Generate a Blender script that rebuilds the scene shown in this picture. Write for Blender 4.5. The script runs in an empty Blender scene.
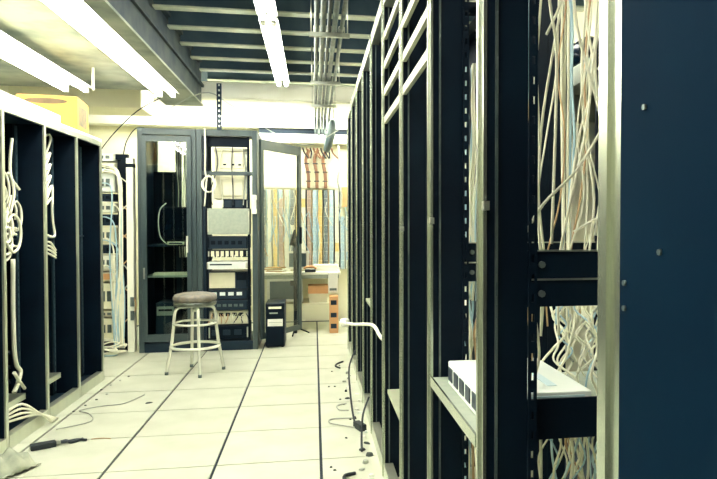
import bpy, math, random
from mathutils import Vector
random.seed(7)
S = bpy.context.scene
COL = S.collection
R = math.radians

# ------------------------------------------------------------------ camera, world, exposure
cd = bpy.data.cameras.new('camera'); cam = bpy.data.objects.new('camera', cd); COL.objects.link(cam)
cam.location = (0, 0, 1.39)
cam.rotation_euler = (R(90 - 1.356), 0, R(-9.87))
cd.sensor_width = 36.0; cd.lens = 655 / 717 * 36.0
cd.shift_x = -69.5 / 717; cd.clip_start = 0.02; cd.clip_end = 60
S.camera = cam
W = bpy.data.worlds.new('world'); S.world = W; W.use_nodes = True
W.node_tree.nodes['Background'].inputs[0].default_value = (0.10, 0.16, 0.22, 1)
W.node_tree.nodes['Background'].inputs[1].default_value = 0.3
S.view_settings.view_transform = 'Standard'; S.view_settings.look = 'None'
S.view_settings.gamma = 1.0; S.view_settings.use_curve_mapping = False
S.view_settings.exposure = 1.2
TUBE = 19.0        # brightness of the fluorescent tubes

# ------------------------------------------------------------------ materials
MATS = {}
def mat(name, c1, c2=None, rough=0.5, metal=0.0, scale=8.0, bump=0.0, lo=0.35, hi=0.7, stretch=None, spec=0.5, coat=0.0):
    m = bpy.data.materials.new(name); m.use_nodes = True
    nt = m.node_tree; b = nt.nodes['Principled BSDF']
    tc = nt.nodes.new('ShaderNodeTexCoord'); n = nt.nodes.new('ShaderNodeTexNoise')
    mp = nt.nodes.new('ShaderNodeMapping')
    if stretch: mp.inputs['Scale'].default_value = stretch
    n.inputs['Scale'].default_value = scale; n.inputs['Detail'].default_value = 5
    nt.links.new(tc.outputs['Object'], mp.inputs[0]); nt.links.new(mp.outputs[0], n.inputs['Vector'])
    r = nt.nodes.new('ShaderNodeValToRGB')
    c2 = c2 or tuple(x * 0.82 for x in c1)
    r.color_ramp.elements[0].position = lo; r.color_ramp.elements[1].position = hi
    r.color_ramp.elements[0].color = (*c2, 1); r.color_ramp.elements[1].color = (*c1, 1)
    nt.links.new(n.outputs['Fac'], r.inputs[0]); nt.links.new(r.outputs[0], b.inputs['Base Color'])
    b.inputs['Roughness'].default_value = rough; b.inputs['Metallic'].default_value = metal
    b.inputs['Specular IOR Level'].default_value = spec
    b.inputs['Coat Weight'].default_value = coat
    if bump:
        bp = nt.nodes.new('ShaderNodeBump'); bp.inputs['Strength'].default_value = bump
        bp.inputs['Distance'].default_value = 0.01
        nt.links.new(n.outputs['Fac'], bp.inputs['Height']); nt.links.new(bp.outputs[0], b.inputs['Normal'])
    MATS[name] = m
    return m
def emit(name, c, s):
    m = bpy.data.materials.new(name); m.use_nodes = True
    b = m.node_tree.nodes['Principled BSDF']
    b.inputs['Base Color'].default_value = (0.9, 0.9, 0.85, 1)
    b.inputs['Emission Color'].default_value = (*c, 1); b.inputs['Emission Strength'].default_value = s
    MATS[name] = m
def glass(name, c, rough=0.02):
    m = bpy.data.materials.new(name); m.use_nodes = True
    nt = m.node_tree; nt.nodes.remove(nt.nodes['Principled BSDF'])
    out = nt.nodes['Material Output']
    t = nt.nodes.new('ShaderNodeBsdfTransparent'); t.inputs[0].default_value = (*c, 1)
    g = nt.nodes.new('ShaderNodeBsdfGlossy'); g.inputs['Roughness'].default_value = rough
    lw = nt.nodes.new('ShaderNodeLayerWeight')
    pw = nt.nodes.new('ShaderNodeMath'); pw.operation = 'POWER'; pw.inputs[1].default_value = 5.0
    ad = nt.nodes.new('ShaderNodeMath'); ad.operation = 'MULTIPLY_ADD'; ad.inputs[1].default_value = 0.9; ad.inputs[2].default_value = 0.04
    mx = nt.nodes.new('ShaderNodeMixShader')
    nt.links.new(lw.outputs['Facing'], pw.inputs[0]); nt.links.new(pw.outputs[0], ad.inputs[0])
    nt.links.new(ad.outputs[0], mx.inputs[0]); nt.links.new(t.outputs[0], mx.inputs[1]); nt.links.new(g.outputs[0], mx.inputs[2])
    nt.links.new(mx.outputs[0], out.inputs[0]); MATS[name] = m
def holes_mat(name, c1, c2):          # fine pin rows of the punch-down blocks
    m = mat(name, c1, c2, rough=0.6, scale=160, lo=0.45, hi=0.55)

mat('tile', (0.56, 0.575, 0.465), (0.47, 0.487, 0.38), rough=0.38, scale=3.5, lo=0.3, hi=0.65)
mat('slab_dark', (0.02, 0.035, 0.05), rough=0.9)
mat('wall', (0.86, 0.85, 0.66), (0.78, 0.76, 0.52), rough=0.8, scale=1.6)
mat('plaster_beam', (0.40, 0.43, 0.33), (0.17, 0.21, 0.18), rough=0.85, scale=2.6, bump=0.15, lo=0.3, hi=0.62)
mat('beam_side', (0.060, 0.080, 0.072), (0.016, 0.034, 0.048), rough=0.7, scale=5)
mat('deck', (0.016, 0.058, 0.105), (0.005, 0.026, 0.058), rough=0.7, scale=1.8)
mat('web_shade', (0.075, 0.125, 0.15), (0.022, 0.060, 0.095), rough=0.65, scale=2.2)  # shade of the recesses between purlins, put into the web colour
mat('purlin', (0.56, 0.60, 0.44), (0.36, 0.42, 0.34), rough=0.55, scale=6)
mat('white_steel', (0.90, 0.90, 0.78), (0.82, 0.82, 0.68), rough=0.5, scale=4)
mat('black', (0.0016, 0.0085, 0.018), (0.0008, 0.0045, 0.011), rough=0.5, scale=5, spec=0.12)
mat('black_door', (0.0022, 0.0135, 0.030), (0.0014, 0.0095, 0.023), rough=0.7, scale=3, spec=0.015)
mat('navy', (0.008, 0.026, 0.046), (0.004, 0.016, 0.032), rough=0.4, scale=4, spec=0.3)
mat('rail_blue', (0.03, 0.065, 0.09), rough=0.45, scale=5)
mat('black_gloss', (0.002, 0.008, 0.017), rough=0.2, scale=4, spec=0.3)
mat('post', (0.64, 0.68, 0.56), (0.50, 0.55, 0.47), rough=0.27, metal=0.95, scale=6, stretch=(1, 1, 0.2))
mat('post_white', (0.68, 0.71, 0.58), (0.56, 0.60, 0.49), rough=0.30, metal=0.8, scale=6, stretch=(1, 1, 0.2))
mat('slat_paint', (0.44, 0.46, 0.33), rough=0.45, scale=6)
mat('cab', (0.060, 0.084, 0.082), (0.032, 0.056, 0.066), rough=0.4, metal=0.1, scale=3, stretch=(1, 1, 0.4))
mat('steel', (0.66, 0.68, 0.58), (0.5, 0.53, 0.46), rough=0.28, metal=0.9, scale=12)
mat('conduit', (0.20, 0.24, 0.22), (0.09, 0.13, 0.135), rough=0.4, metal=0.7, scale=9)
mat('chrome', (0.84, 0.85, 0.72), (0.74, 0.76, 0.64), rough=0.25, metal=0.25, scale=10)
mat('seat_vinyl', (0.28, 0.23, 0.17), (0.13, 0.13, 0.12), rough=0.4, scale=18, bump=0.1)
mat('seat_band', (0.20, 0.22, 0.19), (0.09, 0.10, 0.09), rough=0.3, metal=0.6, scale=14)
mat('cable_white', (0.86, 0.85, 0.68), (0.74, 0.74, 0.58), rough=0.5, scale=5)
mat('cable_tan', (0.62, 0.42, 0.22), (0.48, 0.31, 0.16), rough=0.5, scale=5)
mat('cable_blue', (0.48, 0.66, 0.72), (0.30, 0.48, 0.58), rough=0.5, scale=5)
mat('cable_black', (0.004, 0.012, 0.02), rough=0.45, scale=5)
mat('cable_grey', (0.42, 0.45, 0.38), rough=0.5, scale=5)
mat('brown_cable', (0.30, 0.15, 0.075), (0.18, 0.09, 0.05), rough=0.6, scale=9)
mat('cardboard', (0.40, 0.24, 0.055), (0.34, 0.19, 0.04), rough=0.85, scale=3)
mat('cardboard_dark', (0.12, 0.075, 0.04), (0.07, 0.05, 0.03), rough=0.9, scale=12)
mat('orange_card', (0.72, 0.40, 0.18), (0.60, 0.32, 0.14), rough=0.85, scale=6)
mat('print_grey', (0.09, 0.085, 0.065), (0.20, 0.15, 0.07), rough=0.85, scale=22)
mat('device_white', (0.82, 0.86, 0.80), (0.72, 0.78, 0.74), rough=0.45, scale=5)
mat('device_blue', (0.62, 0.76, 0.78), (0.50, 0.66, 0.70), rough=0.35, scale=5)
mat('beige', (0.74, 0.71, 0.52), (0.66, 0.63, 0.45), rough=0.5, scale=6)
mat('cream_device', (0.84, 0.82, 0.62), (0.74, 0.72, 0.52), rough=0.5, scale=7)
mat('screen', (0.10, 0.15, 0.17), (0.05, 0.09, 0.11), rough=0.25, scale=2, spec=0.4)
mat('grey_panel', (0.36, 0.40, 0.32), (0.30, 0.35, 0.29), rough=0.5, scale=30)
mat('paper', (0.88, 0.88, 0.78), rough=0.8, scale=6)
mat('cloth', (0.44, 0.46, 0.34), (0.28, 0.31, 0.24), rough=0.9, scale=14, bump=0.4)
mat('dirt', (0.06, 0.075, 0.07), rough=0.9, scale=20)
mat('lamp_white', (0.86, 0.86, 0.76), rough=0.5, scale=5)
holes_mat('blk_yellow', (0.82, 0.66, 0.28), (0.60, 0.46, 0.18))
holes_mat('blk_white', (0.84, 0.84, 0.70), (0.62, 0.64, 0.54))
holes_mat('blk_grey', (0.30, 0.34, 0.32), (0.10, 0.14, 0.16))
holes_mat('blk_pink', (0.62, 0.42, 0.28), (0.34, 0.34, 0.32))
holes_mat('blk_blue', (0.66, 0.76, 0.76), (0.28, 0.46, 0.54))
emit('tube', (1.0, 0.99, 0.90), TUBE)
glass('pane', (0.80, 0.86, 0.84))
glass('pane_clear', (0.95, 0.96, 0.93))

# ------------------------------------------------------------------ mesh helpers
class MB:
    def __init__(s): s.v = []; s.f = []; s.sm = []
    def box(s, x0, x1, y0, y1, z0, z1):
        b = len(s.v)
        s.v += [(x, y, z) for z in (z0, z1) for y in (y0, y1) for x in (x0, x1)]
        s.f += [tuple(b + i for i in q) for q in ((0, 2, 3, 1), (4, 5, 7, 6), (0, 1, 5, 4), (2, 6, 7, 3), (0, 4, 6, 2), (1, 3, 7, 5))]
        s.sm += [False] * 6
        return s
    def tube(s, pts, r, n=6, cap=True):
        pts = [Vector(p) for p in pts]; b = len(s.v); m = len(pts)
        up = Vector((0, 0, 1)); prev = None
        for i, p in enumerate(pts):
            t = (pts[min(i + 1, m - 1)] - pts[max(i - 1, 0)])
            if t.length < 1e-9: t = Vector((0, 0, 1))
            t.normalize()
            if prev is None:
                a = t.cross(up if abs(t.z) < 0.9 else Vector((1, 0, 0)))
            else:
                a = prev - t * prev.dot(t)
                if a.length < 1e-6: a = t.cross(Vector((1, 0, 0)))
            a.normalize(); prev = a; c = t.cross(a)
            rr = r[i] if isinstance(r, (list, tuple)) else r
            for k in range(n):
                q = p + (a * math.cos(2 * math.pi * k / n) + c * math.sin(2 * math.pi * k / n)) * rr
                s.v.append(tuple(q))
        for i in range(m - 1):
            for k in range(n):
                k2 = (k + 1) % n
                s.f.append((b + i * n + k, b + i * n + k2, b + (i + 1) * n + k2, b + (i + 1) * n + k)); s.sm.append(True)
        if cap:
            s.f.append(tuple(b + k for k in range(n))[::-1]); s.f.append(tuple(b + (m - 1) * n + k for k in range(n))); s.sm += [False, False]
        return s
    def lathe(s, prof, n=24, cx=0, cy=0):
        b = len(s.v); m = len(prof)
        for (r, z) in prof:
            for k in range(n):
                a = 2 * math.pi * k / n
                s.v.append((cx + r * math.cos(a), cy + r * math.sin(a), z))
        for i in range(m - 1):
            for k in range(n):
                k2 = (k + 1) % n
                s.f.append((b + i * n + k, b + i * n + k2, b + (i + 1) * n + k2, b + (i + 1) * n + k)); s.sm.append(True)
        s.f.append(tuple(b + k for k in range(n))[::-1]); s.f.append(tuple(b + (m - 1) * n + k for k in range(n))); s.sm += [False, False]
        return s
    def ring(s, R_, r, z, n=32, k=7, cx=0, cy=0):
        pts = [(cx + R_ * math.cos(2 * math.pi * i / n), cy + R_ * math.sin(2 * math.pi * i / n), z) for i in range(n + 1)]
        return s.tube(pts, r, k, cap=False)
    def quads(s, vs, fs):
        b = len(s.v); s.v += vs; s.f += [tuple(b + i for i in q) for q in fs]; s.sm += [False] * len(fs); return s
    def mesh(s, name, m):
        me = bpy.data.meshes.new(name); me.from_pydata(s.v, [], s.f); me.update()
        me.polygons.foreach_set('use_smooth', s.sm)
        me.materials.append(MATS[m]); return me
    def build(s, name, m, parent=None, loc=(0, 0, 0), rotz=0, bevel=0):
        o = bpy.data.objects.new(name, s.mesh(name, m)); COL.objects.link(o)
        o.location = loc; o.rotation_euler.z = rotz; o.parent = parent
        if bevel:
            b = o.modifiers.new('bevel', 'BEVEL'); b.width = bevel; b.segments = 2; b.limit_method = 'ANGLE'
        return o
def bx(*a): return MB().box(*a)
def share(me, name, parent=None, loc=(0, 0, 0), rotz=0):
    o = bpy.data.objects.new(name, me); COL.objects.link(o); o.location = loc; o.rotation_euler.z = rotz; o.parent = parent
    return o
def tag(o, label, cat, group=None):
    o['label'] = label; o['category'] = cat
    if group: o['group'] = group
    return o
def thing(name, label, cat, loc=(0, 0, 0), rotz=0, group=None):
    o = bpy.data.objects.new(name, None); COL.objects.link(o); o.empty_display_size = 0.1
    o.location = loc; o.rotation_euler = (0, 0, rotz)
    return tag(o, label, cat, group)
def struct(o, label=None, cat=None):
    o['kind'] = 'structure'
    if label: o['label'] = label
    if cat: o['category'] = cat
    return o
def smooth(pts, k=5):
    P = [Vector(p) for p in pts]; P = [P[0]] + P + [P[-1]]; out = []
    for i in range(1, len(P) - 2):
        a, b, c, d = P[i - 1:i + 3]
        for j in range(k):
            t = j / k
            out.append(0.5 * ((2 * b) + (c - a) * t + (2 * a - 5 * b + 4 * c - d) * t * t + (3 * b - a - 3 * c + d) * t ** 3))
    out.append(P[-2]); return out
def cable(pts, r, m, label, group=None, name='cable', cat='cable', k=5, n=6, parent=None):
    P = smooth(pts, k); o0 = P[0].copy()
    o = MB().tube([p - o0 for p in P], r, n).build(name, m, parent, o0)
    if parent is None: tag(o, label.replace('COLOUR', CWORD.get(m, 'pale')), cat, group)
    return o
def perforated(x0, x1, y0, y1, z0, z1, axis, pitch=0.045, hole=0.016):
    """strip with square holes: two side bars joined by rungs, long axis z, width along axis"""
    m = MB(); n = int((z1 - z0) / pitch); q = 0.32
    if axis == 'x':
        w = x1 - x0
        m.box(x0, x0 + w * q, y0, y1, z0, z1).box(x1 - w * q, x1, y0, y1, z0, z1)
        for i in range(n + 1):
            a = z0 + i * pitch; m.box(x0 + w * q, x1 - w * q, y0, y1, a, min(a + pitch - hole, z1))
    else:
        w = y1 - y0
        m.box(x0, x1, y0, y0 + w * q, z0, z1).box(x0, x1, y1 - w * q, y1, z0, z1)
        for i in range(n + 1):
            a = z0 + i * pitch; m.box(x0, x1, y0 + w * q, y1 - w * q, a, min(a + pitch - hole, z1))
    return m

# ------------------------------------------------------------------ the setting
XL, XR, YF, YB, ZC = -4.0, 2.2, -3.0, 9.6, 3.34
fl = struct(bx(XL, XR, YF, YB, -0.15, -0.012).build('floor', 'slab_dark'), 'cream raised access floor with dark open seams', 'floor')
tile_me = bx(-0.2915, 0.2915, -0.3030, 0.3030, -0.012, 0).mesh('floor_tile', 'tile')
for i in range(-4, 3):
    for j in range(-6, 10):
        cx, cy = 0.035 - 0.3 - 0.6 * 0 + 0.6 * i, 3.895 - 0.3075 + 0.615 * j
        if cy > YB - 0.25: continue
        share(tile_me, 'floor_tile', fl, (cx, cy, random.uniform(-0.0012, 0)))
struct(bx(XL - 0.15, XR + 0.15, YB, YB + 0.15, -0.15, ZC).build('wall_back', 'wall'))
struct(bx(XL - 0.15, XL, YF, YB, -0.15, ZC).build('wall_left', 'wall'))
struct(bx(XR, XR + 0.15, YF, YB, -0.15, ZC).build('wall_right', 'wall'))
struct(bx(XL - 0.15, XR + 0.15, YF - 0.15, YF, -0.15, ZC).build('wall_front', 'wall'))
ce = struct(bx(XL - 0.15, XR + 0.15, YF - 0.15, YB + 0.15, ZC, ZC + 0.1).build('ceiling', 'deck'))
pm = MB().box(-1.28, XR, -0.05, 0.05, 3.15, 3.165).mesh('purlin', 'purlin')
wm = MB().box(-1.28, XR, -0.006, 0.006, 3.165, 3.34).box(-1.28, XR, -0.04, 0.04, 3.328, 3.34).mesh('purlin_web', 'web_shade')
y = 5.68 - 0.55 * 15
while y < 9.2:
    share(wm, 'purlin_web', share(pm, 'purlin', ce, (0, y, 0))); y += 0.55
# corrugated deck ribs between the purlins
dm = MB()
for k in range(14):
    x = -1.2 + 0.26 * k; dm.box(x, x + 0.12, YF, YB, 3.31, 3.34)
dm.build('deck_rib', 'deck', ce)
sl = struct(bx(XL, -1.70, YF, 7.25, 2.78, 3.34).build('trim_1', 'plaster_beam'), 'low stained plaster ceiling over the left racks', 'soffit')
bm_ = struct(MB().box(-1.70, -1.28, YF, 8.11, 2.78, 2.80).box(-1.52, -1.36, YF, 8.11, 2.80, 3.34).build('trim_2', 'plaster_beam'), 'deep longitudinal ceiling beam beside the low plaster ceiling', 'beam')
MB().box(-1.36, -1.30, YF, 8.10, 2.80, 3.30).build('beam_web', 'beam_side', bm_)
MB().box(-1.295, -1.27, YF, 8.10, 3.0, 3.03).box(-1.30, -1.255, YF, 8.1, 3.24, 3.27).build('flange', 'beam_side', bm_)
struct(MB().box(-1.75, XR, 8.125, 8.22, 2.90, 3.06).box(-1.75, XR, 8.115, 8.26, 2.885, 2.90).box(-1.75, XR, 8.115, 8.26, 3.06, 3.075).build('trim_3', 'white_steel', bevel=0.003), 'white steel cross beam under the ceiling joists', 'beam')
# second, lower white cross beam + dark joint, across the back
struct(MB().box(-3.2, 2.0, 9.38, YB, 2.73, 2.88).build('trim_4', 'white_steel', bevel=0.006), 'lower white cross duct in front of the back wall', 'duct')
struct(MB().box(-0.75, 2.0, 9.42, YB, 2.66, 2.73).build('trim_5', 'navy'), 'dark slotted rail under the lower cross duct', 'rail')
struct(MB().box(-0.75, 2.0, 9.40, YB, 2.53, 2.655).build('trim_6', 'white_steel', bevel=0.004), 'white boxed ledge above the terminal board', 'ledge')
struct(MB().box(-3.2, -1.95, 8.0, 8.6, 2.72, 3.0).build('trim_7', 'wall', bevel=0.01), 'cream boxed duct beyond the low plaster ceiling', 'duct')

# ------------------------------------------------------------------ fluorescent lights
def fluorescent(x, y0, y1, z, w, label, tubes=2, rz=0):
    t = thing('fluorescent_light', label, 'light', (x, (y0 + y1) / 2, z), rz, 'ceiling fluorescent lights')
    L = (y1 - y0) / 2; h = w / 2
    MB().box(-0.05, 0.05, -L, L, 0.045, 0.085).build('housing', 'lamp_white', t, bevel=0.004)
    MB().quads([(-h, -L, 0.012), (-0.05, -L, 0.047), (0.05, -L, 0.047), (h, -L, 0.012), (-h, L, 0.012), (-0.05, L, 0.047), (0.05, L, 0.047), (h, L, 0.012),
                (-h, -L, 0.016), (-0.05, -L, 0.051), (0.05, -L, 0.051), (h, -L, 0.016), (-h, L, 0.016), (-0.05, L, 0.051), (0.05, L, 0.051), (h, L, 0.016)],
               [(0, 4, 5, 1), (1, 5, 6, 2), (2, 6, 7, 3), (8, 9, 13, 12), (9, 10, 14, 13), (10, 11, 15, 14), (0, 1, 9, 8), (1, 2, 10, 9), (2, 3, 11, 10), (4, 12, 13, 5), (5, 13, 14, 6), (6, 14, 15, 7), (0, 8, 12, 4), (3, 7, 15, 11)]).build('reflector', 'lamp_white', t)
    for s in ([-1, 1] if tubes == 2 else [0]):
        MB().tube([(s * w * 0.27, -L + 0.06, -0.006), (s * w * 0.27, L - 0.06, -0.006)], 0.02, 8).build('tube', 'tube', t)
        for e in (-1, 1):
            MB().box(s * w * 0.27 - 0.02, s * w * 0.27 + 0.02, e * (L - 0.03) - 0.03, e * (L - 0.03) + 0.03, -0.028, 0.045).build('lamp_holder', 'lamp_white', t)
    return t
fluorescent(-1.46, 4.02, 7.02, 2.695, 0.24, 'long fluorescent light under the ceiling beam, the one ending above the cabinets')
fluorescent(-1.46, 1.0, 3.98, 2.695, 0.24, 'long fluorescent light under the ceiling beam, cut by the top edge of the picture')
fluorescent(-1.46, -2.0, 0.95, 2.695, 0.20, 'fluorescent light under the ceiling beam, behind the camera')
fluorescent(-2.27, 4.46, 6.90, 2.695, 0.34, 'wide fluorescent light over the left racks, above the yellow carton')
fluorescent(-2.27, 1.96, 4.40, 2.695, 0.34, 'wide fluorescent light over the left racks, cut by the left edge of the picture')
fluorescent(-0.35, 5.36, 7.80, 3.0, 0.15, 'narrow fluorescent strip under the dark joists, far one of the pair')
fluorescent(-0.35, 2.88, 5.32, 3.0, 0.15, 'narrow fluorescent strip under the dark joists, near one of the pair')
fluorescent(-0.35, -0.8, 1.64, 3.0, 0.15, 'narrow fluorescent strip under the dark joists, overhead of the camera')
fluorescent(1.60, 4.2, 6.64, 2.95, 0.2, 'fluorescent light over the aisle behind the right racks, far one')
fluorescent(1.60, 1.2, 3.64, 2.95, 0.2, 'fluorescent light over the aisle behind the right racks, near one')
fluorescent(-1.25, 7.3, 9.7, 3.05, 0.2, 'unseen fill light added behind the white cross beam, above the cabinets', rz=R(90))  # hidden pair of lamps, added to brighten the back wall
fluorescent(1.2, 7.3, 9.7, 3.05, 0.2, 'unseen fill light added behind the white cross beam, above the right rack row', rz=R(90))
fluorescent(-1.25, 7.75, 10.15, 3.055, 0.2, 'unseen fill light added close to the back wall, above the cabinets', rz=R(90))  # second hidden pair, added to brighten the terminal board
fluorescent(1.2, 7.75, 10.15, 3.055, 0.2, 'unseen fill light added close to the back wall, above the right rack row', rz=R(90))

# ------------------------------------------------------------------ right row of open racks
RX = 0.37; RH = 2.63
RY = [0.785, 1.445, 2.11, 2.82, 3.57, 4.32, 5.07, 5.82, 6.57, 7.32]
up_me = MB().box(0.008, 0.105, -0.028, 0.022, 0, RH).box(0.105, 0.112, -0.004, 0.022, 0, RH).mesh('upright', 'black')  # black body carries the unlit side of the post in its colour
rear_me = MB().box(0.585, 0.66, -0.028, 0.022, 0, RH).mesh('rear_upright', 'black')
face_me = MB().box(0.0, 0.008, -0.034, 0.030, 0, RH).box(-0.006, 0.0, -0.008, 0.0, 0, RH).mesh('lit_face', 'post')  # pale strip paints the aisle light on the post front
fl_me = perforated(0.028, 0.0335, -0.036, -0.028, 0.03, RH - 0.03, 'x', 0.05, 0.02).mesh('flange_strip', 'conduit')
rail_me = perforated(0.106, 0.126, -0.034, -0.028, 0.03, RH - 0.03, 'x', 0.0445, 0.018).mesh('mounting_rail', 'black')
rail2_me = perforated(0.565, 0.585, -0.034, -0.028, 0.03, RH - 0.03, 'x', 0.0445, 0.018).mesh('mounting_rail', 'black')
cr_me = MB().box(0.10, 0.60, -0.026, 0.018, 0, 0.063).mesh('cross_rail', 'black')
glint_me = MB().box(0.11, 0.585, -0.031, -0.026, 0, 0.004).mesh('edge_glint', 'steel')  # bright strip painted as light caught on the rail edge
bolt_me = MB().tube([(0, 0, 0), (0, -0.008, 0)], 0.008, 8).mesh('bolt', 'conduit')
rack_names = ['right-row open rack beside the closed dark door, nearest with cables showing', 'right-row open rack with the white device on its shelf',
  'right-row open rack with three pale slats across its top', 'right-row open rack with four pale slats across its top',
  'fifth open rack from the camera in the right row', 'sixth open rack from the camera in the right row', 'seventh open rack from the camera in the right row',
  'eighth open rack from the camera in the right row', 'last open rack of the right row, beside the back wall desk']
def side_frame(t, y, full=True):
    share(up_me, 'upright', t, (0, y, 0)); share(rear_me, 'rear_upright', t, (0, y, 0)); share(face_me, 'lit_face', t, (0, y, 0))
    share(fl_me, 'flange_strip', t, (0, y, 0)); share(rail_me, 'mounting_rail', t, (0, y, 0)); share(rail2_me, 'mounting_rail', t, (0, y, 0))
    for z in (0.03, 1.202, 1.266, RH - 0.08):
        share(cr_me, 'cross_rail', t, (0, y, z))
    for z in (1.262, 1.327): share(glint_me, 'edge_glint', t, (0, y, z))
    for z in (1.232, 1.298):
        for x in (0.138, 0.55): share(bolt_me, 'bolt', t, (x, y - 0.026, z))
for i in range(9):
    y0 = RY[i]; w = RY[i + 1] - y0
    t = thing('open_rack', rack_names[i], 'rack', (RX, y0, 0), 0, 'open racks of the right row')
    side_frame(t, 0)
    if i == 8: side_frame(t, w)
    MB().box(0.0, 0.05, 0.031, w - 0.04, RH - 0.075, RH).build('top_rail', 'post_white', t)
    MB().box(0.585, 0.655, 0.031, w - 0.04, RH - 0.075, RH).build('top_rail', 'black', t)
    MB().box(0.0, 0.05, 0.031, w - 0.04, 0, 0.085).build('base_rail', 'post_white', t)
    MB().box(0.585, 0.655, 0.031, w - 0.04, 0, 0.085).build('base_rail', 'black', t)
    if i in (2, 3):
        for z in ((1.94, 2.08, 2.225) if i == 2 else (1.93, 2.08, 2.225, 2.38)):
            MB().box(0.004, 0.02, 0.031, w - 0.04, z, z + 0.036).build('slat', 'slat_paint', t)
    if i >= 3:
        MB().box(0.63, 0.645, 0.031, w - 0.04, 0.086, RH - 0.076).build('rear_panel', 'black', t)
    if i == 3: MB().box(0.66, 0.745, -0.03, 0.03, 0, RH).build('cable_channel', 'black', t)
    if i in (3, 5):
        z = {3: 0.47, 5: 0.8}[i]
        MB().box(0.02, 0.56, 0.03, w - 0.04, z, z + 0.02).build('shelf', 'slat_paint', t)
    if i == 1:
        sh = MB().box(0.0, 0.57, 0.031, w - 0.04, 0.885, 0.895).build('shelf', 'grey_panel', t)
        MB().box(0.105, 0.57, 0.024, 0.031, 0.880, 0.976).build('shelf_lip', 'black', sh)
        MB().box(-0.002, 0.004, 0.031, w - 0.04, 0.868, 0.898).build('shelf_edge', 'post', sh)
        MB().box(0.56, 0.57, 0.031, w - 0.04, 0.095, 0.55).build('baffle', 'black', t)
    if i in (0, 1, 2, 4, 6):
        z = 1.42 - 0.03 * i
        MB().box(-0.006, 0.006, w - 0.065, w - 0.045, z, z + 0.02).build('latch', 'steel', t)
# closed doors nearest the camera
for k, (ya, yb, lab) in enumerate(((0.09, 0.745, 'dark navy closed rack door filling the right edge of the picture'), (-0.58, 0.075, 'dark navy closed rack beside the camera'))):
    t = thing('closed_rack', lab, 'rack', (RX, ya, 0), 0, 'closed racks of the right row')
    w = yb - ya
    MB().box(0.012, 0.66, 0.0, 0.02, 0, RH).build('side_panel', 'black', t)
    MB().box(0.012, 0.66, w - 0.02, w - 0.0, 0, RH).build('side_panel', 'black', t)
    MB().box(0.012, 0.66, 0.02, w - 0.02, RH - 0.03, RH).build('top_panel', 'black', t)
    MB().box(0.64, 0.66, 0.02, w - 0.02, 0.0, RH - 0.03).build('rear_panel', 'black', t)
    d = MB().box(-0.006, 0.012, 0.004, w - 0.004, 0.03, RH).build('door', 'black_door', t, bevel=0.002)
    for z, yy in ((1.52, w - 0.065), (1.36, w - 0.1), (0.5, w - 0.08), (2.2, w - 0.1), (1.32, w - 0.02), (1.29, w - 0.02)):
        MB().tube([(-0.006, yy, z), (-0.009, yy, z)], 0.0035, 7).build('screw', 'conduit', d)

# white device on the shelf
dv = thing('shelf_device', 'white slim electronic device on the shelf of the right-row rack', 'device', (0.405, 1.55, 0.895))
MB().box(0, 0.285, 0, 0.415, 0.004, 0.075).build('case', 'device_white', dv, bevel=0.004)
MB().box(0.02, 0.265, -0.004, 0.0, 0.012, 0.066).build('front_panel', 'device_blue', dv)
for k in range(4): MB().box(0.03 + 0.06 * k, 0.07 + 0.06 * k, -0.007, -0.004, 0.02, 0.058).build('vent', 'cable_blue', dv)
for k in range(5): MB().box(-0.003, 0.0, 0.05 + 0.075 * k, 0.1 + 0.075 * k, 0.02, 0.06).build('side_vent', 'navy', dv)
for k in range(3): MB().box(0.05 + 0.07 * k, 0.075 + 0.07 * k, 0.06, 0.24, 0.075, 0.0765).build('top_slot', 'device_blue', dv)
for (x, y) in ((0.03, 0.03), (0.25, 0.03), (0.03, 0.38), (0.25, 0.38)): MB().lathe([(0.012, -0.001), (0.012, 0.004)], 8, x, y).build('foot', 'black', dv)

# ------------------------------------------------------------------ cables in the right racks
CWORD = {'cable_white': 'white', 'cable_tan': 'tan', 'cable_blue': 'pale blue', 'cable_grey': 'grey', 'cable_black': 'black', 'brown_cable': 'brown'}
CW = ['cable_white'] * 7 + ['cable_tan'] + ['cable_blue'] * 2
def hang(x, y, z1, z0, amp, n, r, m, label, group, lean=(0, 0)):
    pts = []; px = py = 0
    for i in range(n + 1):
        f = i / n
        px = px * 0.55 + random.uniform(-amp, amp); py = py * 0.55 + random.uniform(-amp, amp)
        pts.append((x + px + lean[0] * f, y + py + lean[1] * f, z1 + (z0 - z1) * f))
    return cable(pts, r, m, label, group)
gA = 'cables hanging in the nearest open racks'; lA = 'loose COLOUR network cable hanging among the others in the nearest open racks'
for k in range(13):   # upper, right part of the opening
    yy = random.uniform(1.62, 1.98)
    hang(yy * random.uniform(0.40, 0.455), yy, 2.54, 1.10, 0.030, 8, random.uniform(0.0022, 0.0042), random.choice(CW), lA, gA, (random.uniform(-0.11, 0.09), random.uniform(-0.03, 0.03)))
for k in range(6):    # straight bundle
    hang(0.78 + 0.012 * (k % 3), 1.98 + 0.012 * (k // 3), 2.54, 1.08, 0.004, 8, 0.0042, 'cable_blue' if k == 2 else 'cable_white', lA, gA)
for k in range(4):    # thin ones by the perforated rail
    hang(random.uniform(0.53, 0.58), random.uniform(1.58, 1.66), 2.54, 1.10, 0.010, 9, 0.0032, random.choice(CW), lA, gA, (random.uniform(-0.03, 0.06), 0))
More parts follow.
